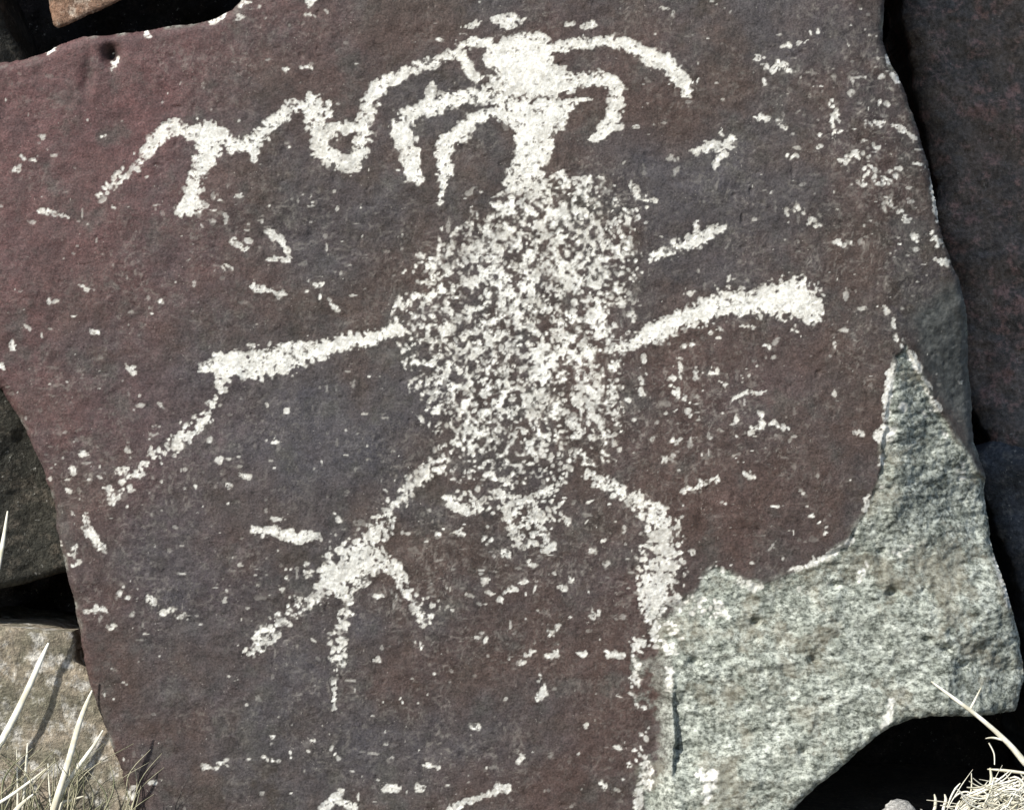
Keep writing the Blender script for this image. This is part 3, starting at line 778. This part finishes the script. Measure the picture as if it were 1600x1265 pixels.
scuff = np.clip((str_ - 0.07) * 4, 0, 1) * np.clip(0.12 + 0.40 * dens / 1.6 + 1.5 * fbm(X, Y, 60, 94, 4), 0, 1)
C = np.stack([blue.ravel(), warm.ravel(), scuff.ravel()], -1)
V = np.stack([(Xf - 800) * S, H.ravel(), CZ + (632.5 - Yf) * S], -1)
A = np.stack([peck.ravel(), scarm.ravel(), red.ravel()], -1)
B = np.stack([grey.ravel(), stain_shade.ravel(), var.ravel()], -1)


def qfield(f):
    return ((f[:-1, :-1] + f[:-1, 1:] + f[1:, 1:] + f[1:, :-1]) * 0.25)


lab = np.zeros(qk.shape, np.int32)                      # 0 varnished rock, 1 spall, 2 grey plane, 3.. parts of the figure
lab[qfield(dS) > 0] = 1
lab[(qfield(dG) > 2) & (lab == 0)] = 2
names = list(FIG)
best = np.full(qk.shape, 1.0, np.float32)
for k, nme in enumerate(names):
    f = qfield(FIG[nme]) + 0.25 * qfield(PN)
    m = f < best
    m &= lab != 1
    lab[m] = 3 + k
    best[m] = f[m]
# lone marks: connected patches of pecked faces outside the figure
pm = (qfield(peck) > 0.42) & (lab == 0) & qk
comp = np.zeros(qk.shape, np.int32)
cells = set(map(tuple, np.argwhere(pm)))
patches = []
while cells:
    s0 = cells.pop()
    st = [s0]
    got = [s0]
    while st:
        j, i = st.pop()
        for a in ((j + 1, i), (j - 1, i), (j, i + 1), (j, i - 1), (j + 1, i + 1), (j - 1, i - 1), (j + 1, i - 1), (j - 1, i + 1)):
            if a in cells:
                cells.remove(a)
                st.append(a)
                got.append(a)
    patches.append(got)
patches.sort(key=len, reverse=True)
big = [p for p in patches if len(p) >= 26][:290]
small = [c for p in patches[len(big):] for c in p if len(p) >= 3]
PB = 1000
for k, p in enumerate(big):
    ar = np.array(p)
    lab[ar[:, 0], ar[:, 1]] = PB + k
if small:
    ar = np.array(small)
    lab[ar[:, 0], ar[:, 1]] = 900

labQ = lab[qk]
E, sq, st = skirt(V, bd, bv, gx_, gy_, 0.42, 0.05, 80, len(V))
VA = np.concatenate([V, E])
ZA = np.zeros((len(E), 3), np.float32)
ZA[:, 2] = 0.3
AA = np.concatenate([A, ZA])
ZB = np.zeros((len(E), 3), np.float32)
BB = np.concatenate([B, ZB])
CC = np.concatenate([C, ZB])


def piece(name, faces, parent):
    v, f, (a, b, c) = compact(VA, faces, AA, BB, CC)
    return mesh_from(name, v, f, M_BOULDER, {'mask_a': a, 'mask_b': b, 'mask_c': c}, parent)


boulder = piece('boulder', [np.concatenate([Q[labQ == 0], sq]), st], None)
tag(boulder, 'large red-brown varnished boulder carved with a pale pecked human figure', 'boulder')
scar_o = piece('spall_scar', [Q[labQ == 1]], boulder)
scar_o['label'] = 'rough pale grey broken corner where the dark crust has spalled off'
gp = piece('weathered_edge', [Q[labQ == 2]], boulder)
gp['label'] = 'dull grey sloping plane above the broken corner'
petro = piece('petroglyph', [Q[labQ == 3 + names.index('torso')]], boulder)
petro['label'] = 'pale pecked figure with speckled body, curved horns, spread arms and three-toed foot'
for k, nme in enumerate(names):
    if nme != 'torso' and (labQ == 3 + k).any():
        o = piece(nme.split('#')[0], [Q[labQ == 3 + k]], petro)
for k in range(len(big)):
    piece('peck_mark', [Q[labQ == PB + k]], boulder)
if small:
    o = piece('peck_speckle', [Q[labQ == 900]], boulder)
    o['kind'] = 'stuff'
print('marks', len(big), 'small', len(small), 'verts', len(VA), 'stamps', n)

# ------------------------------------------------------------------ neighbouring rocks and the added dark backing
simple_rock('rock', [(72, -20), (78, 20), (83, 42), (92, 46), (112, 36), (135, 22), (160, 10), (186, -4), (300, -80), (380, -200), (420, -420), (380, -720), (60, -740), (20, -400), (50, -150)],
            3.0, 0.05, lambda a, b: 0.00012 * (a - 80) - 0.0001 * b, 0.45, 0.03, M_RUST, 'rusty brown pointed rock hanging over the boulder\'s upper left edge', 'rock', 301, 0.008, 9, 3, lift=0.30)
simple_rock('rock', [(-620, 260), (-620, -620), (-90, -640), (-60, -200), (-26, -40), (-2, 36), (12, 62), (22, 88), (10, 110), (-60, 150), (-300, 230)],
            4.0, 0.06, lambda a, b: 0.0006 * (a + 60), 0.45, 0.02, M_GREEN, 'sliver of greenish grey rock at the far upper left corner', 'rock', 311, 0.008, 12, 3)
simple_rock('rock', [(-560, 500), (-200, 470), (60, 560), (120, 700), (140, 860), (112, 908), (92, 896), (60, 906), (20, 918), (-20, 926), (-200, 940), (-560, 950)],
            3.0, 0.02, lambda a, b: 0.00028 * np.clip(a + 40, -300, 400) + 0.0001 * (b - 700), 0.40, 0.02, M_GREEN, 'dark grey-green rock in shade against the boulder\'s left edge', 'rock', 321, 0.012, 14, 4)
simple_rock('rock', [(-560, 960), (-100, 972), (0, 979), (60, 984), (108, 988), (113, 1000), (115, 1036), (150, 1058), (200, 1150), (230, 1350), (-560, 1350)],
            3.0, 0.015, lambda a, b: 0.00008 * (a - 0) - 0.00008 * (b - 980), 0.38, 0.02, M_TAN, 'sunlit tan rock behind the grass at lower left', 'rock', 331, 0.010, 8, 3)
simple_rock('rock', [(1400, -420), (1800, -480), (2100, -200), (2150, 300), (1900, 620), (1660, 720), (1560, 700), (1530, 640), (1515, 540), (1505, 450), (1490, 370), (1462, 250), (1438, 130), (1416, 0), (1390, -160)],
            3.0, 0.25, lambda a, b: 0.00002 * (a - 1450), 0.3, 0.03, M_BROWN, 'shaded rough brown rock beyond the black crack at upper right', 'rock', 341, 0.036, 40, 12)
simple_rock('rock', [(1510, 720), (1560, 690), (1640, 705), (1900, 640), (2150, 760), (2200, 1360), (1680, 1360), (1640, 1200), (1622, 1060), (1600, 940), (1560, 800)],
            3.0, 0.17, lambda a, b: -0.00005 * (a - 1500), 0.4, 0.03, M_BLUE, 'shaded blue-grey rock beyond the boulder\'s lower right edge', 'rock', 351, 0.026, 34, 9)
simple_rock('rock', [(-1500, 1400), (-1500, -700), (-600, -900), (600, -860), (1700, -880), (2500, -500), (2700, 1400)],  # added slab that stops light and sky showing through the gaps
            12.0, 0.52, lambda a, b: 0 * a, 0.8, 0.05, M_REAR, 'dark backing slab added behind the boulder to keep the gaps black', 'rock', 361, 0.06, 60, 30)


def lump(name, c, r, mat, label, cat, seed):
    """a rounded stone lying on the ground"""
    nu, nv = 40, 24
    th = np.linspace(0, 2 * math.pi, nu, endpoint=False)
    ph = np.linspace(0.02, math.pi - 0.02, nv)
    T, Pp = np.meshgrid(th, ph)
    n3 = np.stack([np.sin(Pp) * np.cos(T), np.sin(Pp) * np.sin(T), np.cos(Pp)], -1)
    q = 1 + 0.5 * fbm(n3[..., 0] * 100 + 40 * n3[..., 2], n3[..., 1] * 100 - 30 * n3[..., 2], 70, seed, 5, 0.55)
    Vv = np.array(c) + n3 * q[..., None] * np.array(r)
    i = np.arange(nu * nv).reshape(nv, nu)
    Qq = np.stack([i[:-1], np.roll(i, -1, 1)[:-1], np.roll(i, -1, 1)[1:], i[1:]], -1).reshape(-1, 4)[:, ::-1]
    top = i[0][::-1]
    o = mesh_from(name, Vv.reshape(-1, 3), [Qq, np.stack([np.full(nu - 2, i[0, 0]), i[0, 1:-1], i[0, 2:]], -1), np.stack([np.full(nu - 2, i[-1, 0]), i[-1, 2:], i[-1, 1:-1]], -1)], mat,
                  loc=(c[0], c[1], c[2] - r[2]))
    return tag(o, label, cat)


p = at(1404, 1268, -0.02)
lump('stone', (p[0], p[1], p[2] - 0.012), (0.024, 0.026, 0.026), M_PALE, 'small rounded pale grey stone at the mouth of the dark hollow', 'stone', 371)
p = at(1345, 1290, 0.0)
lump('stone', (p[0], p[1], p[2] - 0.008), (0.03, 0.03, 0.02), M_PALE, 'low flat grey stone left of the rounded stone', 'stone', 372)


# ------------------------------------------------------------------ grass
def tube(pts, rad, sides=6, flat=1.0):
    P = [Vector(p) for p in pts]
    # smooth the polyline
    Q_ = []
    R_ = []
    for i in range(len(P) - 1):
        p0 = P[max(i - 1, 0)]
        p1, p2 = P[i], P[i + 1]
        p3 = P[min(i + 2, len(P) - 1)]
        for k in range(5):
            t = k / 5
            Q_.append(0.5 * ((2 * p1) + (p2 - p0) * t + (2 * p0 - 5 * p1 + 4 * p2 - p3) * t * t + (3 * p1 - p0 - 3 * p2 + p3) * t ** 3))
            R_.append(rad[i] * (1 - t) + rad[i + 1] * t)
    Q_.append(P[-1])
    R_.append(rad[-1])
    vs = []
    for i, q in enumerate(Q_):
        d = (Q_[min(i + 1, len(Q_) - 1)] - Q_[max(i - 1, 0)]).normalized()
        a = d.cross(Vector((0, 1, 0)))
        if a.length < 1e-3:
            a = Vector((1, 0, 0))
        a.normalize()
        b = d.cross(a).normalized()
        for k in range(sides):
            w = 2 * math.pi * k / sides
            vs.append(q + a * (math.cos(w) * R_[i]) + b * (math.sin(w) * R_[i] * flat))
    qs = []
    for i in range(len(Q_) - 1):
        for k in range(sides):
            k2 = (k + 1) % sides
            qs.append((i * sides + k, i * sides + k2, (i + 1) * sides + k2, (i + 1) * sides + k))
    return np.array([tuple(v) for v in vs], np.float32), np.array(qs, np.int32)


def join(parts):
    vs, qs, n0 = [], [], 0
    for v, q in parts:
        vs.append(v)
        qs.append(q + n0)
        n0 += len(v)
    return np.concatenate(vs), np.concatenate(qs)


def blade(name, pix, y, w, mat, label, group, cat='grass', parent=None, flat=0.35):
    pts = [at(px, py, y + dy) for px, py, dy in pix]
    v, q = tube(pts, [x * S for x in w], 7, flat)
    o = mesh_from(name, v, q, mat, parent=parent, loc=None if parent else tuple(pts[0]))
    if parent is None:
        tag(o, label, cat, group)
    return o


GB = 'pale dry grass blades at lower left'
blade('grass_stalk', [(-90, 1345, .0), (-30, 1215, -.01), (12, 1140, -.01), (42, 1080, -.005), (64, 1030, .0), (76, 1004, .004)], -0.05, [4, 5.5, 5.5, 5, 4, 1.5], M_STRAW, 'thick pale blade leaning right across the sunlit tan rock', GB)
blade('grass_stalk', [(60, 1345, 0), (84, 1262, 0), (104, 1200, 0), (122, 1136, 0), (134, 1102, 0), (144, 1078, .002)], -0.06, [4, 5, 5, 4.5, 3.5, 1.2], M_STRAW, 'tall pale blade rising beside the boulder\'s lower left edge', GB)
blade('grass_stalk', [(70, 1345, 0), (92, 1250, 0), (112, 1212, .0), (132, 1184, 0), (148, 1162, 0), (161, 1140, .003)], -0.055, [3, 3.5, 3.5, 3, 2.5, 1], M_STRAW, 'shorter blade branching right from the tall pale blade\'s foot', GB)
blade('grass_stalk', [(-70, 1300, 0), (-20, 1266, 0), (20, 1240, 0), (50, 1218, 0), (72, 1200, 0)], -0.07, [2, 2.6, 2.6, 2, .8], M_STRAW, 'low thin blade slanting up from the bottom left corner', GB)
blade('grass_stalk', [(-10, 1345, 0), (10, 1290, 0), (28, 1262, 0), (52, 1240, 0)], -0.075, [3, 4, 4, 1], M_STRAW, 'stubby pale blade at the bottom edge left of the tall blade', GB)
blade('grass_stalk', [(20, 1345, 0), (27, 1262, 0), (27, 1215, 0), (26, 1170, 0)], -0.04, [1.6, 1.6, 1.4, .7], M_STRAW, 'hair-thin upright blade in front of the tan rock', GB)
blade('grass_stalk', [(90, 1345, 0), (80, 1265, 0), (77, 1230, 0), (75, 1192, 0)], -0.04, [1.6, 1.6, 1.4, .7], M_STRAW, 'thin upright blade left of the tall blade\'s base', GB)
blade('grass_stalk', [(84, 1345, 0), (94, 1262, 0), (112, 1250, 0), (131, 1243, 0)], -0.05, [2, 2.6, 2.4, .8], M_STRAW, 'short blade bent level beside the tall blade\'s foot', GB)
blade('grass_stalk', [(-130, 1350, 0), (-70, 1150, -.005), (-30, 1000, -.005), (-6, 900, 0), (4, 850, 0), (12, 798, .002)], -0.05, [3, 4.5, 4.5, 4, 3.5, 1.2], M_STRAW, 'pale blade in front of the dark grey-green rock at the left border', GB)
blade('grass_stalk', [(30, 1345, 0), (38, 1240, 0), (41, 1195, 0), (43, 1160, 0)], -0.03, [2, 2.6, 2.2, .8], M_STRAW, 'thin blade crossing behind the thick leaning blade', GB)


def clump(name, cx0, cx1, y0, y1, base_py, n, hmin, hmax, lean, wmin, wmax, mat, label, seed, curl=0.4):
    r = random.Random(seed)
    parts = []
    for k in range(n):
        bx = r.uniform(cx0, cx1)
        y = r.uniform(y0, y1)
        h = r.uniform(hmin, hmax)
        l = r.uniform(*lean) * h
        dy = r.uniform(-0.03, 0.03)
        w = r.uniform(wmin, wmax)
        c = r.uniform(-curl, curl) * h
        pts = [at(bx, base_py, y), at(bx + l * 0.3 + c * .2, base_py - h * 0.4, y + dy * .3), at(bx + l * 0.65 + c * .3, base_py - h * 0.75, y + dy * .7), at(bx + l + c, base_py - h, y + dy)]
        parts.append(tube(pts, [w * S, w * S, w * S * .8, w * S * .3], 4, 0.5))
    v, q = join(parts)
    o = mesh_from(name, v, q, mat, loc=tuple(at((cx0 + cx1) / 2, base_py, (y0 + y1) / 2)))
    return tag(o, label, 'grass')


clump('grass_clump', -160, 200, -0.07, -0.01, 1345, 170, 50, 190, (-0.3, 0.55), 0.7, 1.8, M_OLIVE, 'olive brown grass clump at the foot of the tan rock', 5)

# dry stalk and tangled straw by the hollow at lower right
stalk = blade('dry_stalk', [(1760, 1345, 0), (1680, 1268, 0), (1612, 1202, 0), (1575, 1160, 0), (1530, 1120, 0), (1490, 1090, 0), (1455, 1064, .004)], -0.06, [5, 6, 5.5, 4.2, 3.4, 3.0, 1.2], M_STRAW,
              'pale dry stalk slanting across the hollow at lower right', None, 'stalk', flat=0.9)


def twig(pix, y, w):
    pts = [at(px, py, y + dy) for px, py, dy in pix]
    v, q = tube(pts, [x * S for x in w], 5, 0.9)
    o = mesh_from('twig', v - np.array(stalk.location, np.float32), q, M_STRAW, parent=stalk)
    return o


twig([(1516, 1108, 0), (1524, 1092, 0), (1533, 1074, -.003)], -0.06, [2.2, 1.8, .8])
twig([(1570, 1156, 0), (1552, 1152, 0), (1540, 1153, -.003)], -0.06, [2.2, 1.8, .8])
twig([(1545, 1160, 0), (1553, 1176, 0), (1554, 1194, -.003)], -0.06, [1.2, 1.2, .7])


def straw_heap(n, seed):
    r = random.Random(seed)
    parts = []
    for k in range(n):
        cx = r.gauss(1585, 55)
        top = 1215 + 0.0016 * (cx - 1600) ** 2
        cy = r.uniform(top, 1330)
        y = r.uniform(-0.10, -0.02)
        ln = r.uniform(25, 75)
        a = r.gauss(0.25, 0.7)
        b = r.uniform(-0.9, 0.9)
        pts = []
        for t in (-1, -0.4, 0.3, 1):
            ang = a + b * t * 0.5
            pts.append(at(cx + math.cos(ang) * ln * t * .6, cy - math.sin(ang) * ln * t * .6 + 4 * t * t, y + 0.01 * t * b))
        w = r.uniform(0.6, 1.7)
        parts.append(tube(pts, [w * S * .6, w * S, w * S, w * S * .4], 4, 0.4))
    # the longer straws that show one by one
    for pix in ([(1640, 1214), (1600, 1207), (1570, 1203), (1543, 1201)], [(1547, 1199), (1549, 1215), (1547, 1232), (1556, 1250)], [(1590, 1216), (1548, 1230), (1515, 1247), (1488, 1270)], [(1640, 1228), (1600, 1226), (1565, 1232), (1530, 1250)],
                [(1440, 1300), (1458, 1270), (1462, 1252), (1460, 1240)], [(1480, 1300), (1474, 1268), (1478, 1250), (1476, 1240)], [(1520, 1300), (1500, 1272), (1495, 1262), (1500, 1250)]):
        parts.append(tube([at(a, b, -0.055) for a, b in pix], [1.5 * S, 2.6 * S, 2.6 * S, 1.0 * S], 5, 0.8))
    v, q = join(parts)
    o = mesh_from('straw_heap', v, q, M_STRAW, loc=tuple(at(1580, 1320, -0.05)))
    return tag(o, 'tangled heap of pale dry straw in the bottom right corner', 'straw')


straw_heap(330, 12)
clump('grass_clump', 1430, 1680, 0.0, 0.06, 1330, 26, 40, 90, (-0.5, 0.5), 0.7, 1.2, M_OLIVE, 'dark sparse grass in the hollow behind the straw', 9)
